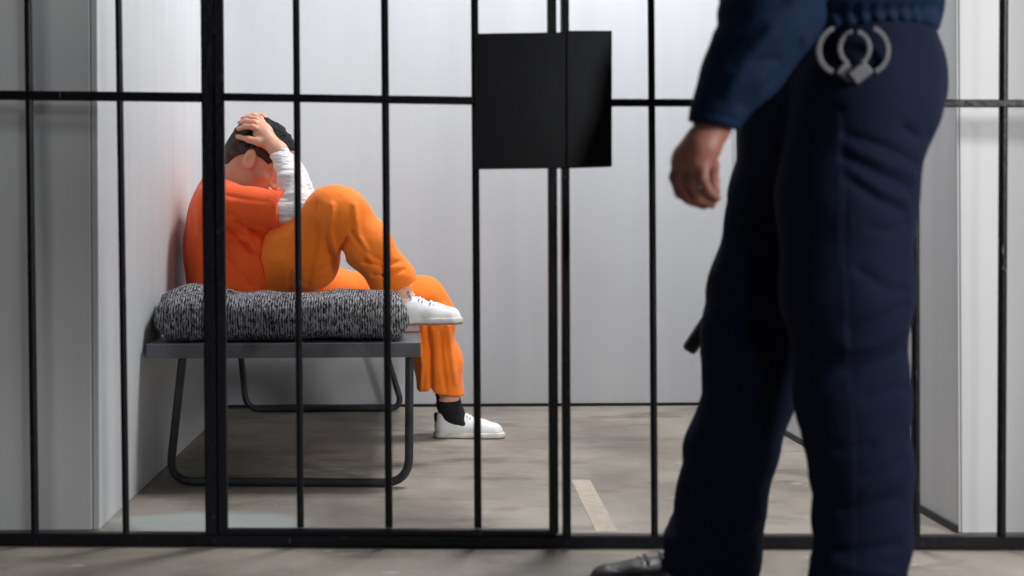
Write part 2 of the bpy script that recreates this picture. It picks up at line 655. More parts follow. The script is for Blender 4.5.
# ------------------------------------------------------------------ the bars
CY0, CSL = 3.341, -0.041     # bar plane Y = CY0 + CSL * X
YAW = math.atan(CSL)


def on_bars(px, py, dy=0):
    d = at(px, py, 1) - np.array([0, 0, CAMH])
    tt = (CY0 + dy) / (d[1] - CSL * d[0])
    return Vector(np.array([0, 0, CAMH]) + d * tt)


def vert(px0, px530, z0, z1, dy=0):
    """end points of an upright seen at px0 at the top edge and px530 near the floor"""
    a, b = on_bars(px0, 0, dy), on_bars(px530, 530, dy)
    d = (a - b) / (a.z - b.z)
    return b + d * (z0 - b.z), b + d * (z1 - b.z)


TOPZ = 2.30
RAILZ = .030
frame = empty('bar_partition', (0.2, CY0, 0),
              'fixed black steel bar partition across the cell front, standing on the floor either side of the gate', 'bars')
gate = empty('cell_gate', (-.03, CY0, 0),
             'hinged black barred gate within the partition, left of the twin centre posts', 'gate')

for x0, x1, wpx in ((-63, -54, 8), (28, 35, 8), (118.5, 126, 7), (651, 654.5, 7), (739, 742, 7), (827.5, 829.5, 8), (915, 916, 8), (1003.8, 1001.3, 8.5), (1092, 1089, 8)):
    a, b = vert(x0, x1, RAILZ, TOPZ)
    MB().tube([a, b], wpx / 2 / 424, 16).build('bar', M['bars'], frame, smooth=True)
a, b = vert(207, 212, RAILZ, TOPZ); MB().beam(a, b, .029, .03, YAW).build('post', M['bars'], frame)
a, b = vert(564.5, 566.5, RAILZ, TOPZ); MB().beam(a, b, .0175, .03, YAW).build('post', M['bars'], frame)
# bottom and top rails
a, b = on_bars(-170, 536), on_bars(1170, 542)
a.z = b.z = .0155
MB().beam(a, b, .030, .036, YAW).build('bottom_rail', M['bars'], frame)
a2, b2 = a.copy(), b.copy(); a2.z = b2.z = TOPZ
MB().beam(a2, b2, .03, .036, YAW).build('top_rail', M['bars'], frame)
MB().beam(on_bars(-170, 93.5), on_bars(207, 97.5), .022, .020, YAW).build('crossbar', M['bars'], frame)
MB().beam(on_bars(566, 102.5), on_bars(1170, 104), .0175, .020, YAW).build('crossbar', M['bars'], frame)
# strike plate
pl = [on_bars(567, 30.5, -.022), on_bars(612, 30.5, -.022), on_bars(612, 166.5, -.022), on_bars(567, 168, -.022)]


def slab(pts, th, name, m, parent):
    back = [p + Vector((0, th, 0)) for p in pts]
    o = link(name, pts + back, [(0, 3, 2, 1), (4, 5, 6, 7), (0, 1, 5, 4), (1, 2, 6, 5), (2, 3, 7, 6), (3, 0, 4, 7)], m, parent)
    md = o.modifiers.new('bevel', 'BEVEL'); md.width = .0012; md.segments = 2
    return o


slab(pl, .044, 'strike_plate', M['plate'], frame)
# gate
for x0, x1, wpx, nm in ((218.5, 223, 10, 'stile'), (551.5, 553.7, 8.5, 'stile')):
    a, b = vert(x0, x1, .036, TOPZ - .03); MB().beam(a, b, wpx/424, .026, YAW).build(nm, M['bars'], gate)
for x0, x1, wpx in ((296, 300.5, 7), (384.5, 389, 7.5), (474.5, 478, 7.5)):
    a, b = vert(x0, x1, .045, TOPZ - .04); MB().tube([a, b], wpx/2/424, 16).build('bar', M['bars'], gate, smooth=True)
a, b = on_bars(221, 532.5), on_bars(556, 533.5)
MB().beam(a, b, .019, .026, YAW).build('bottom_rail', M['bars'], gate)
a2, b2 = a.copy(), b.copy(); a2.z = b2.z = TOPZ - .035
MB().beam(a2, b2, .02, .026, YAW).build('top_rail', M['bars'], gate)
MB().beam(on_bars(222, 97), on_bars(551, 102), .0185, .018, YAW).build('crossbar', M['bars'], gate)
pl = [on_bars(475, 33.5, -.018), on_bars(565.8, 32, -.018), on_bars(565.8, 168, -.018), on_bars(475, 169, -.018)]
slab(pl, .036, 'lock_plate', M['plate'], gate)
for z in (.35, 1.05, 1.9):     # hinges hidden on the cell side of the left post
    a, _ = vert(213, 217.5, z, 2)
    MB().tube([a + Vector((0, .022, -.03)), a + Vector((0, .022, .03))], .006, 12).build('hinge', M['bars'], gate, smooth=True)
settle(frame); settle(gate)

# ------------------------------------------------------------------ bench
bench = empty('bench', (-.37, 4.9, 0), 'grey metal bench on bent black tube legs against the left wall', 'bench')
bt = MB()
X0, X1, Y0, Y1, ZT = XL + .006, .022, 4.07, 5.80, .416
bt.box((X0, Y0, ZT - .006), (X1, Y1, ZT))
bt.build('bench_top', M['bench'], bench, bevel=.002)
rim = MB()
for lo, hi in (((X0, Y0 - .004, ZT - .040), (X1, Y0 + .002, ZT + .001)), ((X0, Y1 - .002, ZT - .04), (X1, Y1 + .004, ZT + .001)),
               ((X1 - .002, Y0, ZT - .040), (X1 + .004, Y1, ZT + .001)), ((X0 - .004, Y0, ZT - .04), (X0 + .002, Y1, ZT + .001))):
    rim.box(lo, hi)
rim.build('bench_rim', M['bench'], bench, bevel=.001)
fy = 4.11
pts = [at(184, 355, fy), at(169, 487, fy + .02), at(409, 489, fy - .02), at(409.5, 352, fy - .02)]
pts[1][2] = pts[2][2] = .013
pts[0][2] = pts[3][2] = ZT - .008
MB().tube(arc_path(pts, .075, 8), .0125).build('leg_frame', M['tube'], bench, smooth=True)
ry = 5.74
pts = [at(237, 350, ry), at(246, 411, ry), at(403, 411, ry), at(373, 345, ry)]
pts[1][2] = pts[2][2] = .013
pts[0][2] = pts[3][2] = ZT - .008
MB().tube(arc_path(pts, .06, 8), .0125).build('leg_frame', M['tube'], bench, smooth=True)
settle(bench)

# ------------------------------------------------------------------ blanket
f = Fld((-.80, 4.00, .38), (.08, 5.75, .66), .007)
f.rbox((-.380, 4.25, .485), (.372, .150, .068), .068, k=.03)
f.rbox((-.375, 4.86, .435), (.345, .60, .018), .014, k=.03)
f.rbox((-.375, 5.36, .478), (.345, .16, .062), .055, k=.05)
f.ell((-.66, 4.32, .535), (.09, .10, .045), k=.05)
f.noise(.012, (6, 6, 6), 3).noise(.006, (18, 18, 18), 4)
for z, dpt in ((.47, .006), (.505, .004)):
    f.crease([(-.72, 4.1, z), (-.45, 4.1, z - .012), (-.1, 4.1, z + .006), (0, 4.12, z)], dpt, .008, .6)
f.cut((0, 0, ZT + .0015), (0, 0, -1))
bl = f.mesh('blanket', M['blanket'])
tag(bl, 'folded charcoal and grey knitted wool blanket lying on the bench under the prisoner', 'blanket')


# ------------------------------------------------------------------ people
def basis(fwd, up):
    fwd = np.array(fwd, float); fwd /= np.linalg.norm(fwd)
    up = np.array(up, float); up -= fwd * (up @ fwd); up /= np.linalg.norm(up)
    return np.stack([fwd, np.cross(up, fwd), up], 1)    # forward, left, up


def head(f, C, R, s=1.0, k=.015):
    """head centred at C (mid skull) with axes R (forward, left, up)"""
    P = lambda x, y, z: C + R @ (np.array([x, y, z]) * s)
    e = lambda c, r, kk=k, mode='add': f.ell(P(*c), np.array(r) * s, R, kk, mode)
    e((-.008, 0, .030), (.098, .077, .088))           # cranium
    e((.030, 0, -.035), (.062, .062, .085), .03)       # face
    f.cone(P(.050, -.028, -.085), P(.050, .028, -.085), .026*s, .026*s, .03)   # jaw
    e((.070, 0, -.098), (.022, .024, .018), .015)      # chin
    f.cone(P(.074, -.03, .012), P(.074, .03, .012), .017*s, .017*s, .018)       # brow
    for sd in (-1, 1):
        e((.088, sd*.032, -.010), (.016, .018, .013), .012, 'sub')     # socket
        e((.074, sd*.032, -.012), (.015, .016, .013), .006)            # closed lid
        e((.058, sd*.046, -.036), (.026, .020, .020), .018)            # cheek
        # ear
        ec = P(.000, sd*.078, -.014)
        RR = R @ np.array([[.95, 0, -.31], [0, 1, 0], [.31, 0, .95]])
        f.ell(ec, np.array([.021, .012, .036])*s, RR, .006)
        f.ell(P(.004, sd*.090, -.013), np.array([.011, .009, .022])*s, RR, .003, 'sub')
    f.path([(P(.088, 0, .004), .008*s), (P(.103, 0, -.022), .010*s), (P(.110, 0, -.040), .012*s)], .012)
    for sd in (-1, 1):
        e((.100, sd*.012, -.043), (.011, .009, .008), .006)
    f.cone(P(.090, -.018, -.066), P(.090, .018, -.066), .008*s, .008*s, .008)
    f.cone(P(.087, -.015, -.077), P(.087, .015, -.077), .009*s, .009*s, .008)
    f.cone(P(.099, -.02, -.0715), P(.099, .02, -.0715), .0025*s, .0025*s, .003, mode='sub')
    return P


def shoe(name, heel, toe, L, parent, m_up, m_sole, m_out, laces, wd=1.0, heel_tab=None, boot=False):
    """heel and toe: points under the sole"""
    heel = np.array(heel, float); toe = np.array(toe, float)
    R = basis(toe - heel, (0, 0, 1))
    if boot: R = R * np.array([1, 1, .70])
    T = Matrix(((R[0, 0], R[0, 1], R[0, 2], heel[0]), (R[1, 0], R[1, 1], R[1, 2], heel[1]), (R[2, 0], R[2, 1], R[2, 2], heel[2]), (0, 0, 0, 1)))
    s = L / .28
    lo, hi = np.array((-.02, -.06, -.01)) * s, np.array((.31, .06, .16)) * s
    h = .0035

    def put(o):
        o.data.transform(T)
        return o
    f = Fld(lo, hi, h)
    V = lambda *a: np.array(a) * s
    f.path([(V(.040, 0, .040), .036*s), (V(.105, .002, .042), .037*s), (V(.175, .003, .030), .041*s), (V(.232, 0, .022), .037*s)], .02)
    f.cone(V(.044, 0, .05), V(.040, 0, .088), .035*s, .033*s, .02)
    f.cone(V(.075, 0, .055), V(.120, 0, .068), .028*s, .022*s, .03)      # tongue
    f.cut(V(0, 0, .096) if not boot else V(0, 0, .15), (-.32, 0, 1), V(-.02, -.06, .05), V(.13, .06, .17))
    if boot:
        f.cone(V(.045, 0, .08), V(.042, 0, .13), .037*s, .039*s, .02)
    else:
        f.cone(V(.044, 0, .060), V(.040, 0, .12), .026*s, .029*s, .004, mode='sub')
    f.cut(V(0, 0, .012), (0, 0, -1))
    up = put(f.mesh(name, m_up, parent))
    f = Fld(lo, hi, h)
    f.path([(V(.036, 0, .008), .040*s), (V(.105, .001, .008), .037*s), (V(.180, .002, .010), .045*s), (V(.236, 0, .010), .041*s)], .02)
    f.cut(V(0, 0, .024), (0, 0, 1)).cut(V(0, 0, .005), (0, 0, -1))
    put(f.mesh('sole', m_sole, up))
    f = Fld(lo, hi, h)
    f.path([(V(.036, 0, .005), .039*s), (V(.105, .001, .005), .036*s), (V(.180, .002, .005), .044*s), (V(.236, 0, .005), .040*s)], .02)
    f.cut(V(0, 0, .007), (0, 0, 1)).cut(V(0, 0, .0005), (0, 0, -1))
    put(f.mesh('outsole', m_out, up))
    if laces is not None:
        lb = MB()
        for i in range(5):
            x = .108 + i * .019
            z = .098 - i * .0062
            pts = [V(x - .004*(-1)**i, yy, z - 9.0*yy*yy) for yy in (-.026, -.016, -.006, .006, .016, .026)]
            lb.tube(pts, .0034*s, 8)
        for sd in (-1, 1):
            lb.tube([V(.100, 0, .098), V(.092, sd*.012, .112), V(.102, sd*.026, .110), V(.110, sd*.020, .100), V(.103, 0, .098)], .0022*s, 8)
        put(lb.build('laces', laces, up, smooth=True))
    if heel_tab is not None:
        f = Fld(lo, hi, h)
        f.cone(V(.036, 0, .06), V(.034, 0, .088), .034*s, .034*s, .01)
        f.cut(V(.014, 0, 0), (1, 0, 0)).cut(V(0, 0, .096), (0, 0, 1)).cut(V(0, 0, .060), (0, 0, -1))
        put(f.mesh('heel_tab', heel_tab, up))
    return up


# ================================================================== PRISONER
pr = empty('person', at(245, 300, 4.72) * [1, 1, 0] + [0, 0, ZT + .03],
           'dark-haired person in orange prison clothes sitting on the bench with hands over bowed head', 'person')
HC = at(256.5, 157, 4.72)
HR = basis((math.cos(math.radians(38)), -.06, -math.sin(math.radians(38))), (0, 0, 1))
NECK = at(226, 192, 4.74)
SHR, SHL = at(222, 209, 4.58), at(224, 207, 4.92)
ELR, ELL_ = at(303, 209, 4.50), at(306, 204, 4.88)
WRR, WRL = at(279, 151, 4.60), at(286, 150, 4.80)
HIPR, HIPL = at(250, 284, 4.70), at(252, 284, 4.84)
KNR, KNL = at(339, 209, 4.47), at(424, 297, 4.93)
ANR, ANL = at(400, 294, 4.53), at(449, 402, 5.03)

f = Fld((-.80, 4.34, .0), (.26, 5.16, 1.16), .0042)
PH = head(f, HC, HR)
f.path([(HC + HR @ np.array([-.035, 0, -.045]), .056), (NECK, .062), (at(222, 215, 4.74), .075)], .03)
# torso, upper arms, thighs
f.path([(at(226, 222, 4.74), .095), (at(228, 250, 4.73), .095), (at(240, 280, 4.73), .10)], .05, ys=.7)
f.path([(at(226, 205, 4.74), .06), (SHR, .05), (ELR, .036), (WRR, .026)], .02)
f.path([(at(226, 205, 4.74), .06), (SHL, .05), (ELL_, .036), (WRL, .026)], .02)
f.path([(HIPR, .058), (at(298, 250, 4.56), .060), (KNR, .052), (at(365, 240, 4.5), .045), (ANR, .034)], .03)
f.path([(HIPL, .062), (KNL, .050), (at(436, 340, 4.98), .045), (ANL, .034), (at(451, 420, 5.03), .028)], .03)
f.path([(ANR, .034), (at(402, 312, 4.52), .03), (at(430, 318, 4.5), .024)], .02)
f.path([(at(451, 420, 5.03), .028), (at(482, 430, 5.02), .022)], .02)
# near hand, palm on the crown, fingers pointing back over the head
PALM = at(264, 136, 4.635)
f.cone(WRR, PALM, .026, .030, .02)
f.cone(PALM, at(258.5, 127, 4.655), .026, .020, .02, ys=1.0)
f.cone(at(265, 131, 4.66), at(261, 124, 4.70), .022, .018, .02)


def finger(f, pts, r0, r1, k=.006):
    n = len(pts)
    f.path([(p, r0 + (r1 - r0) * i / (n-1)) for i, p in enumerate(pts)], k)


finger(f, [at(260, 131, 4.63), at(253, 127, 4.615), at(245, 126.5, 4.632), at(238.5, 129, 4.655)], .0105, .0078)
finger(f, [at(260, 127, 4.65), at(254.5, 122.5, 4.645), at(246, 121.0, 4.66), at(239.5, 122.5, 4.68)], .0105, .0078)
finger(f, [at(262, 124, 4.68), at(256.5, 119.5, 4.675), at(249, 117.6, 4.69), at(242.5, 118.5, 4.71)], .0105, .0078)
finger(f, [at(265, 123, 4.70), at(260.5, 118.5, 4.70), at(254.5, 116.3, 4.715), at(249, 116.3, 4.73)], .0095, .007)
finger(f, [at(268, 142, 4.615), at(258, 142, 4.604), at(249, 139.5, 4.612), at(237.5, 136.5, 4.642)], .013, .0078, .012)
# far hand, mirrored on the other side of the head
f.cone(WRL, at(272, 134, 4.79), .026, .028, .02)
f.cone(at(272, 134, 4.79), at(266, 125, 4.775), .026, .020, .02)
for i in range(4):
    yy = 4.80 - .024 * i
    py = 127 - 3.0 * i
    finger(f, [at(268, py+3, yy), at(262, py-2, yy+.002), at(254, py-3, yy-.004), at(247, py-1, yy-.012)], .0105, .0078)
finger(f, [at(272, 142, 4.81), at(262, 142, 4.815), at(252, 139, 4.81), at(243, 137, 4.795)], .013, .0078, .012)
body = f.mesh('body', M['skin'], pr)

# hair: thick top, cropped sides
HP = lambda x, y, z: HC + HR @ np.array([x, y, z], float)
f = Fld(HC - .17, HC + .17, .003)
f.ell(HP(-.004, 0, .036), (.109, .087, .098), HR)
f.ell(HP(.052, 0, .082), (.050, .055, .030), HR, k=.02)
f.noise(.005, (50, 60, 40), 5, HR)
f.noise(.0035, (110, 110, 110), 6)
f.cut(HC + [-.02, 0, .024], (-.02, 0, -1), k=.004)
f.cut(HP(.092, 0, .06), HR @ np.array([1, 0, -.30]), k=.006)
f.ell(HP(-.008, 0, .030), (.090, .069, .080), HR, k=0, mode='sub')
f.mesh('hair', M['hair'], pr)
f = Fld(HC - .17, HC + .17, .003)
f.ell(HP(-.008, 0, .030), (.1035, .0825, .0935), HR)
f.ell(HP(-.036, 0, -.030), (.070, .066, .078), HR, k=.03)
f.noise(.0012, (90, 90, 90), 7)
f.cone(HP(.030, -.2, -.072), HP(.030, .2, -.072), .083, .083, .003, mode='sub')
f.cut(HP(.074, 0, .05), HR @ np.array([1, 0, -.4]), k=.004)
f.cut(HP(0, 0, -.090), HR @ np.array([0, 0, -1.]), k=.004)
f.mesh('cropped_hair', M['fade'], pr)
for sd in (-1, 1):
    eb = MB()
    eb.tube([PH(.084, sd*.016, .010), PH(.086, sd*.030, .017), PH(.074, sd*.048, .012)], [.003, .004, .002], 8)
    eb.build('eyebrow', M['hair'], pr, smooth=True)

# undershirt sleeves
for sh, el, wr in ((SHR, ELR, WRR), (SHL, ELL_, WRL)):
    f = Fld((-.46, 4.34, .74), (.0, 5.05, 1.08), .004)
    mid = sh + (el - sh) * .5
    f.path([(mid, .050), (el, .047), (el + (wr - el)*.5, .043), (wr, .033)], .012)
    dirn = (wr - el) / np.linalg.norm(wr - el)
    f.cut(wr - dirn * .012, dirn, wr - .05, wr + .05)
    f.noise(.0045, (10, 10, 48), 8, ridge=True, R=None, lo=np.minimum(el, wr) - .06, hi=np.maximum(el, wr) + [.06, .06, 0])
    f.mesh('undershirt_sleeve', M['white_knit'], pr)

# shirt
f = Fld((XL + .004, 4.34, .40), (-.26, 5.12, .99), .005)
f.path([(at(232, 222, 4.74), .142), (at(229, 250, 4.73), .138), (at(232, 283, 4.73), .140)], .06, ys=.78)
f.path([(at(222, 207, 4.66), .075), (at(222, 205, 4.84), .075)], .06)
f.ell(at(222, 215, 4.6), (.085, .08, .10), k=.06)
f.path([(at(234, 250, 4.60), .090), (at(230, 288, 4.585), .105)], .05)
f.path([(at(261, 247, 4.575), .066), (at(246, 292, 4.57), .072)], .045)
f.cone(at(226, 196, 4.74), at(222, 190, 4.74), .075, .070, .04)
for sh, el in ((SHR, ELR), (SHL, ELL_)):
    e2 = sh + (el - sh) * .78 + np.array([-.0, 0, -.004])
    f.path([(sh, .078), (sh + (el-sh)*.4, .066), (e2, .066)], .03)
    dirn = (el - sh) / np.linalg.norm(el - sh)
    cp = sh + (el - sh) * .77
    nn = dirn + np.array([0, 0, -.12])
    f.cut(cp, nn, cp - [.05, .12, .11], cp + [.2, .12, .11])
    f.cone(cp - dirn*.05, cp + dirn*.1, .042, .053, .004, mode='sub')
# neck opening
nd = (HC - NECK); nd /= np.linalg.norm(nd)
f.cut(at(234, 182.5, 4.74), (.35, 0, 1), at(205, 210, 4.62), at(262, 150, 4.86))
f.cone(at(232, 192, 4.74), at(240, 165, 4.74), .062, .072, .004, mode='sub')
# folds
for pts, dpt, wd in (([(207, 200), (206, 240), (210, 280)], .006, .010),
                     ([(240, 222), (262, 236), (276, 246)], .008, .009),
                     ([(226, 226), (250, 250), (266, 262)], .009, .009),
                     ([(222, 240), (240, 268), (252, 285)], .007, .009),
                     ([(232, 214), (258, 225), (276, 228)], .005, .008),
                     ([(248, 232), (262, 262), (266, 285)], -.007, .010),
                     ([(212, 225), (230, 238), (246, 240)], -.006, .012),
                     ([(228, 196), (250, 200), (272, 203)], .004, .007)):
    f.crease([at(a, b, 4.55) for a, b in pts], dpt * 1.7, wd * .85, .09)
WB_ = basis((.75, 0, .65), (0, 1, 0))
f.noise(.006, (9, 9, 9), 11).noise(.0040, (9, 12, 30), 12, WB_)
f.mesh('shirt', M['orange_shirt'], pr)

# trousers
f = Fld((-.66, 4.30, .10), (.24, 5.14, .93), .005)
f.path([(at(250, 276, 4.73), .105)] * 2, .05, ys=.7)
f.path([(at(262, 286, 4.63), .075), (at(298, 252, 4.55), .104), (at(333, 213, 4.47), .080), (at(345, 215, 4.47), .076)], .04)
f.ell(at(312, 262, 4.55), (.085, .06, .085), k=.05)
f.path([(at(342, 213, 4.47), .078), (at(366, 244, 4.48), .078), (at(392, 280, 4.52), .066), (at(397, 290, 4.53), .062)], .03)
f.path([(HIPL, .085), (at(330, 292, 4.88), .075), (KNL, .066), (at(434, 318, 4.95), .070), (at(437, 360, 5.0), .078), (at(440, 398, 5.03), .086)], .04)
dR = np.array(ANR - at(366, 244, 4.48)); dR /= np.linalg.norm(dR)
cR = at(393, 285, 4.52)
f.cut(cR, dR + np.array([-.25, 0, 0]), cR - [.12, .12, .12], cR + [.15, .12, .10])
f.cone(cR - dR*.07, cR + dR*.08, .046, .055, .004, mode='sub')
cL = at(440, 392, 5.03)
f.cut(cL, (-.12, 0, -1), cL - [.16, .14, .2], cL + [.16, .13, .10])
f.cone(cL + [0, 0, .09], cL - [0, 0, .1], .058, .072, .004, mode='sub')
for pts, dpt, wd in (([(341, 256), (340, 275), (341, 293)], .022, .011),
                     ([(346, 240), (341, 250), (341, 262)], .010, .010),
                     ([(318, 205), (316, 240), (306, 285)], .005, .011),
                     ([(333, 205), (331, 235), (337, 262)], -.007, .011),
                     ([(296, 228), (292, 260), (286, 292)], .006, .010),
                     ([(355, 205), (358, 235), (372, 262)], -.006, .012),
                     ([(352, 232), (366, 252), (384, 262)], .005, .008),
                     ([(365, 262), (380, 266), (400, 262)], .006, .007),
                     ([(372, 275), (388, 276), (404, 270)], .006, .006),
                     ([(380, 262), (383, 276), (382, 290)], .004, .006),
                     ([(320, 272), (330, 262), (340, 258)], .006, .008)):
    f.crease([at(a, b, 4.42) for a, b in pts], dpt * 1.6, wd * .8, .09)
for pts, dpt, wd in (([(426, 318), (430, 350), (431, 392)], .009, .011), ([(444, 305), (450, 340), (456, 385)], -.006, .012),
                     ([(418, 335), (422, 365), (420, 392)], -.006, .010), ([(420, 318), (436, 326), (448, 322)], .005, .007),
                     ([(440, 330), (442, 360), (446, 392)], .005, .009),
                     ([(346, 290), (380, 288), (412, 282)], .004, .008)):
    f.crease([at(a, b, 4.93) for a, b in pts], dpt * 1.6, wd * .8, .09)
f.noise(.006, (8, 8, 8), 21).noise(.0030, (14, 14, 22), 22)
f.mesh('trousers', M['orange_pants'], pr)

# socks and shoes
f = Fld(ANL - [.09, .08, .12], ANL + [.12, .08, .12], .004)
f.path([(at(445, 382, 5.03), .042), (at(449, 404, 5.03), .040), (at(453, 415, 5.03), .037), (at(462, 424, 5.02), .028)], .02)
f.noise(.002, (12, 12, 60), 31)
f.mesh('sock', M['sock'], pr)
h_ = floor_pt(434, 438.5); h_[1] = 5.04; h_[2] = 0; h_[0] = at(434, 437, 5.04)[0]
t_ = h_ + np.array([.97, -.10, 0]) * .262
shoe('sneaker', h_, t_, .255, pr, M['shoe'], M['sole'], M['outsole'], M['shoe'], heel_tab=M['sock'])
h_ = at(382, 326, 4.52); h_[2] = .437
t_ = at(463, 326, 4.49); t_[2] = .440
shoe('sneaker', h_, t_, .262, pr, M['shoe'], M['sole'], M['outsole'], M['shoe'])
settle(pr)

# ================================================================== GUARD
gd = empty('person', (at(850, 600, 2.78) * [1, 1, 0]),
           'guard in navy uniform standing in front of the bars with handcuffs on the belt', 'person')
YN, YFAR = 2.66, 2.93
WR = at(713, 128, 2.52)
EL = at(770, 0, 2.53)
SH = at(842, -165, 2.58)
EF, WF = at(835, 0, 3.02), at(800, 120, 3.03)
SF = at(842, -160, 2.98)
f = Fld((.28, 2.36, .0), (1.12, 3.22, 1.90), .0048)
GH = at(822, -310, 2.78)
GH[2] = 1.70
GR = basis((-1, 0, -.05), (0, 0, 1))
head(f, GH, GR)
f.path([(GH + [.03, 0, -.06], .055), (GH + [.05, 0, -.15], .062), (at(845, -120, 2.78), .12)], .04)
f.path([(at(845, -120, 2.78), .125), (at(850, -20, 2.78), .105), (at(858, 80, 2.78), .115)], .06, ys=.72)
f.path([(at(845, -165, 2.78), .06), (SH, .055), (EL, .040), (WR, .027)], .03)
f.path([(at(845, -165, 2.78), .06), (SF, .055), (EF, .040), (WF, .027)], .03)
f.path([(at(860, 110, 2.70), .09), (at(845, 300, YN), .065), (at(862, 450, YN), .055), (at(858, 590, YN), .04)], .03)
f.path([(at(815, 110, 2.86), .09), (at(762, 310, YFAR), .065), (at(735, 450, YFAR), .055), (at(715, 560, YFAR), .04)], .03)
body_far = f
# near (left) hand: back to the left, fingers hanging and curling back
f.path([(WR, .0265), (at(701, 145, 2.52), .028), (at(690, 158, 2.53), .028)], .02)
f.path([(at(703, 150, 2.51), .026), (at(699, 163, 2.51), .022)], .02)
f.path([(at(684, 158, 2.54), .018), (at(680, 163, 2.545), .015)], .02)
finger(f, [at(681, 158, 2.555), at(675, 177, 2.555), at(680, 193, 2.55), at(693, 202, 2.55)], .0125, .009, .004)
finger(f, [at(688, 160, 2.535), at(682, 182, 2.530), at(689, 199, 2.53), at(704, 205, 2.53)], .0125, .009, .004)
finger(f, [at(697, 161, 2.515), at(692, 183, 2.508), at(699, 198, 2.51), at(712, 204, 2.515)], .0118, .009, .004)
finger(f, [at(705, 160, 2.50), at(703, 178, 2.492), at(708, 190, 2.496), at(717, 198, 2.503)], .0105, .008, .004)
finger(f, [at(706, 146, 2.55), at(712, 165, 2.575), at(713, 180, 2.585), at(716, 191, 2.58)], .0135, .009, .008)
# far hand, relaxed
wd = WF
f.cone(WF, WF + [-.03, 0, -.07], .027, .030, .02)
for i in range(4):
    k0 = WF + np.array([-.055 + i*.020, -.005, -.095])
    finger(f, [k0, k0 + [-.010, 0, -.035], k0 + [-.004, -.004, -.060], k0 + [.010, -.008, -.075 + .004*abs(i-1)]], .0105, .008, .004)
finger(f, [WF + [-.04, -.01, -.05], WF + [-.065, -.02, -.075], WF + [-.070, -.028, -.105]], .012, .009)
f.mesh('body', M['skin_g'], gd)
# nail on the nearest finger
# hair
f = Fld(GH - .15, GH + .16, .005)
f.ell(GH + GR @ np.array([-.008, 0, .030]), (.106, .085, .096), GR)
f.noise(.003, (60, 60, 60), 41)
f.cut(GH + GR @ np.array([.03, 0, -.01]), GR @ np.array([.8, 0, -.8]), k=.01)
f.cut(GH + GR @ np.array([.06, 0, .05]), GR @ np.array([1., 0, -.5]), k=.01)
f.ell(GH + GR @ np.array([-.008, 0, .030]), (.092, .071, .082), GR, k=0, mode='sub')
f.mesh('hair', M['hair'], gd)

# shirt: gathered at the waist, long sleeves with cuffs
f = Fld((.40, 2.34, .82), (1.14, 3.24, 1.66), .006)
f.path([(at(838, -120, 2.78), .165), (at(840, -50, 2.78), .170), (at(846, 2, 2.78), .155), (at(852, 18, 2.78), .143)], .05, ys=.78)
f.ell(at(800, -20, 2.78), (.13, .14, .12), k=.06)
f.ell(at(885, -5, 2.74), (.085, .14, .05), k=.04)
wb = at(850, 38, 2.78)[2]
f.cut((.86, 0, wb), (.06, 0, -1), (.55, 2.5, wb - .15), (1.14, 3.1, wb + .05))
f.path([(at(845, -165, 2.78), .09), (SH, .085)], .05)
f.path([(at(845, -165, 2.78), .09), (SF, .085), (EF, .07), (WF + [.0, 0, .02], .045)], .05)
f.path([(SH, .085), (at(800, -80, 2.55), .085), (at(772, -8, 2.53), .088), (at(759, 30, 2.52), .078), (at(738, 75, 2.52), .062), (at(718, 112, 2.52), .043), (at(713, 126, 2.52), .042)], .03)
f.cone(at(795, 20, 2.56), at(760, 70, 2.54), .05, .040, .04)
dn = np.array(WR - at(738, 75, 2.52)); dn /= np.linalg.norm(dn)
dn = dn + np.array([-.25, 0, 0]) * -1
f.cut(at(714, 128, 2.52), dn, at(670, 170, 2.44), at(760, 100, 2.60) + [0, 0, .02])
f.cone(at(716, 118, 2.52), at(708, 140, 2.52), .033, .035, .003, mode='sub')
f.cut(WF + [-.01, 0, -.0], (-.2, 0, -1), WF - .08, WF + [.08, .08, .03])
for pts, dpt, wd in (([(728, 92), (745, 60), (765, 35)], -.006, .012), ([(745, 105), (775, 75), (800, 45)], .009, .010),
                     ([(722, 50), (740, 35), (760, 30)], .007, .009), ([(728, 20), (750, 5), (780, 2)], .009, .012),
                     ([(700, 105), (718, 114), (736, 118)], .004, .004), ([(760, 85), (790, 58), (812, 40)], -.006, .010),
                     ([(735, 70), (752, 62), (775, 60)], .005, .008)):
    f.crease([at(a, b, 2.46) for a, b in pts], dpt * .9, wd, .09)
for i in range(9):
    xx = 815 + i * 14
    f.crease([at(xx, 6, 2.58), at(xx + 5, 22, 2.58), at(xx + 3, 36, 2.58)], .006, .006, .08)
f.crease([at(805, 10, 2.6), at(860, 14, 2.6), at(940, 8, 2.65)], .008, .010, .08)
f.noise(.008, (7, 7, 7), 51).noise(.003, (13, 13, 20), 52)
f.mesh('shirt', M['navy_shirt'], gd)

# belt
bp_ = at(854, 30, 2.78)
b_ = MB()
ring = []
for k in range(48):
    a = 2*math.pi*k/48
    ring.append((bp_[0] + .142*math.cos(a), bp_[1] + .178*math.sin(a)))
vs = []
for z, s in ((-.018, 1), (.018, 1), (.018, .96), (-.018, .96)):
    vs += [(bp_[0] + (x-bp_[0])*s, bp_[1] + (y-bp_[1])*s, bp_[2] + z) for x, y in ring]
fs = []
for r_ in range(4):
    for k in range(48):
        fs.append((r_*48+k, r_*48+(k+1) % 48, ((r_+1) % 4)*48+(k+1) % 48, ((r_+1) % 4)*48+k))
b_.add(vs, fs)
b_.build('belt', M['black'], gd, smooth=True)

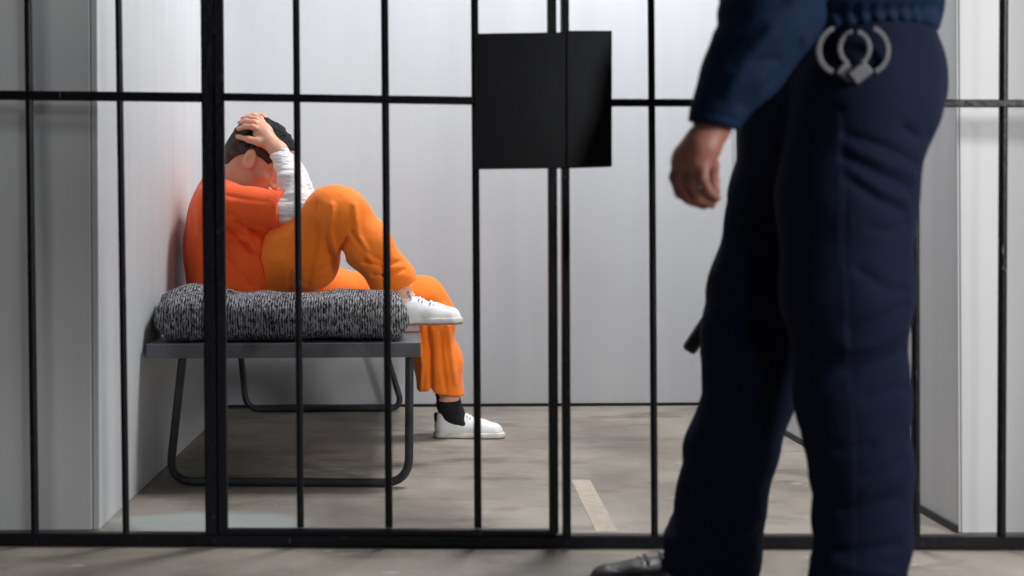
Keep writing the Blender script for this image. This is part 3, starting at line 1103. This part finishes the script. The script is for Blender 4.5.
# trousers
f = Fld((.38, 2.44, .0), (1.14, 3.14, 1.16), .006)
f.ell(at(858, 92, 2.79), (.150, .19, .17), k=.03)
f.ell(at(886, 96, 2.71), (.078, .10, .112), k=.03)
f.path([(at(853, 38, 2.78), .145), (at(855, 60, 2.78), .150)], .04, ys=.78)
f.path([(at(862, 110, 2.68), .132), (at(846, 200, 2.67), .120), (at(844, 300, 2.66), .117), (at(853, 400, 2.66), .099),
        (at(862, 465, 2.66), .087), (at(862, 530, 2.66), .085), (at(855, 612, 2.66), .098)], .04, ys=1.12)
f.ell(at(804, 118, 2.84), (.122, .13, .16), k=.03)
f.path([(at(814, 112, 2.86), .125), (at(788, 200, 2.91), .115), (at(769, 290, 2.93), .115), (at(757, 345, 2.93), .103), (at(748, 395, 2.93), .086),
        (at(734, 450, 2.93), .087), (at(722, 500, 2.93), .083), (at(712, 552, 2.93), .090), (at(708, 585, 2.93), .092)], .04, ys=1.12)
f.cut((0, 0, at(857, 30, 2.78)[2]), (0, 0, 1))
f.cut((.85, 2.66, .028), (-.1, 0, -1), (.4, 2.4, -.1), (1.14, 2.80, .2))
f.cut(at(715, 577, 2.93), (-.12, 0, -1), (.38, 2.80, -.1), (.80, 3.14, .2))
for pts, dpt, wd in (([(811, 52), (818, 85), (830, 108), (842, 108)], .007, .006),           # pocket
                     ([(841, 110), (840, 240), (845, 340), (855, 440), (856, 590)], -.0012, .004),    # side seam
                     ([(846, 112), (845, 240), (850, 340), (860, 440), (861, 590)], .0018, .004),
                     ([(905, 128), (925, 138), (938, 132)], .010, .009),
                     ([(850, 135), (885, 148), (920, 162)], .010, .009),
                     ([(848, 158), (880, 176), (912, 188)], .010, .010),
                     ([(850, 180), (880, 202), (906, 212)], .008, .010),
                     ([(852, 148), (885, 162), (916, 172)], -.007, .010),
                     ([(850, 170), (880, 190), (908, 200)], -.006, .010),
                     ([(870, 228), (890, 232), (908, 222)], .006, .009),
                     ([(858, 270), (885, 290), (908, 292)], .007, .010),
                     ([(852, 330), (880, 318), (906, 306)], .009, .011),
                     ([(846, 350), (875, 345), (908, 330)], -.007, .011),
                     ([(850, 372), (880, 362), (910, 352)], .007, .010),
                     ([(868, 400), (890, 392), (912, 390)], .006, .010),
                     ([(820, 440), (845, 452), (872, 446)], .006, .010),
                     ([(868, 478), (890, 470), (908, 462)], .006, .009),
                     ([(820, 505), (850, 512), (900, 500)], .007, .011),
                     ([(812, 548), (850, 556), (900, 548)], .009, .011),
                     ([(812, 575), (850, 570), (900, 578)], -.007, .011),
                     ([(775, 140), (782, 250), (790, 390)], .006, .008)):
    f.crease([at(a, b, 2.56) for a, b in pts], dpt * .9, wd, .09)
for pts, dpt, wd in (([(740, 200), (760, 215), (775, 240)], .006, .010), ([(712, 300), (735, 320), (765, 322)], .007, .011),
                     ([(706, 350), (735, 345), (765, 330)], .008, .011), ([(700, 395), (725, 405), (760, 400)], .007, .010),
                     ([(690, 470), (712, 485), (745, 480)], .006, .010), ([(672, 525), (705, 520), (755, 505)], .010, .011),
                     ([(668, 545), (705, 545), (755, 530)], -.009, .011), ([(676, 562), (710, 560), (752, 552)], .008, .010)):
    f.crease([at(a, b, 2.84) for a, b in pts], dpt * .9, wd, .09)
f.noise(.008, (7, 7, 7), 61).noise(.0035, (12, 12, 20), 62)
f.mesh('trousers', M['navy'], gd)
# shoes
h_ = at(741, 590, 2.95); h_[2] = .001
t_ = h_ + np.array([-1, .02, 0]) * .31
shoe('boot', h_, t_, .325, gd, M['black'], M['black'], M['black'], M['black'], boot=True)
h_ = at(900, 590, 2.67); h_[2] = .001
t_ = h_ + np.array([-1, -.06, 0]) * .31
shoe('boot', h_, t_, .325, gd, M['black'], M['black'], M['black'], M['black'], boot=True)
settle(gd)

# ------------------------------------------------------------------ baton
ba, bb = at(689, 350, 3.09), at(806, 172, 3.06)
d_ = (bb - ba) / np.linalg.norm(bb - ba)
bat = empty('baton', ba, 'black baton hanging from the guard\'s far hip, tip showing in front of the thigh', 'baton')
MB().tube([ba - d_*.004, ba, ba + d_*.01, ba + d_*.30, bb], [.010, .0155, .0165, .0165, .0165], 18).build('shaft', M['black'], bat, smooth=True)
MB().tube([bb, bb + d_*.01, bb + d_*.12, bb + d_*.125], [.0165, .019, .019, .012], 18).build('grip', M['black'], bat, smooth=True)
settle(bat)

# ------------------------------------------------------------------ handcuffs
hc = empty('handcuffs', at(855, 78, 2.56), 'pair of steel handcuffs hanging from the belt on the guard\'s hip', 'handcuffs')
for j, (cx, cy, Y, ang) in enumerate(((839, 50, 2.575, 10), (867, 50, 2.56, -10))):
    c = Vector(at(cx, cy, Y))
    RR = Matrix.Rotation(math.radians(ang), 3, 'Y')
    ring = []
    arm = MB()
    def strap(r0, a0, a1, w, th, n=28):
        vs, fs = [], []
        for k in range(n+1):
            a = math.radians(a0 + (a1-a0)*k/n)
            for rr, yy in ((r0-th, -w), (r0+th, -w), (r0+th, w), (r0-th, w)):
                vs.append(c + RR @ Vector((math.cos(a)*rr*.93, yy, math.sin(a)*rr*1.05)))
        for k in range(n):
            for q_ in range(4):
                fs.append((k*4+q_, k*4+(q_+1) % 4, (k+1)*4+(q_+1) % 4, (k+1)*4+q_))
        fs += [(3, 2, 1, 0), (n*4, n*4+1, n*4+2, n*4+3)]
        return MB().add(vs, fs)
    (strap(.0395, -80, 62, .0045, .0046) if j else strap(.0395, 118, 262, .0045, .0046)).build('cuff_arm', M['steel'], hc, bevel=.001)
    c = Vector(at(854.5, 48, Y))
    (strap(.0285, -75, 68, .0030, .0042) if j else strap(.0285, 112, 255, .0030, .0042)).build('ratchet', M['steel'], hc, bevel=.001)
    lb_ = MB()
    sg = 1 if j == 0 else -1
    c2 = Vector(at(848 if j == 0 else 860, 73, Y))
    lb_.box((-.019, -.006, -.014), (.019, .006, .014), Matrix.Rotation(math.radians(38*sg), 3, 'Y'), c2)
    lk = lb_.build('lock_case', M['steel'], hc, bevel=.003)
mb = MB()
for k in range(3):
    cc = Vector(at(857 + k*1.5, 82 + k*5, 2.57))
    mb.tube([cc + Vector((math.cos(t2)*.006, (.004 if k % 2 else 0)*math.sin(t2), math.sin(t2)*.009)) for t2 in [2*math.pi*i/14 for i in range(14)]], .0017, 8, closed=True)
mb.build('chain', M['steel'], hc, smooth=True)
settle(hc)
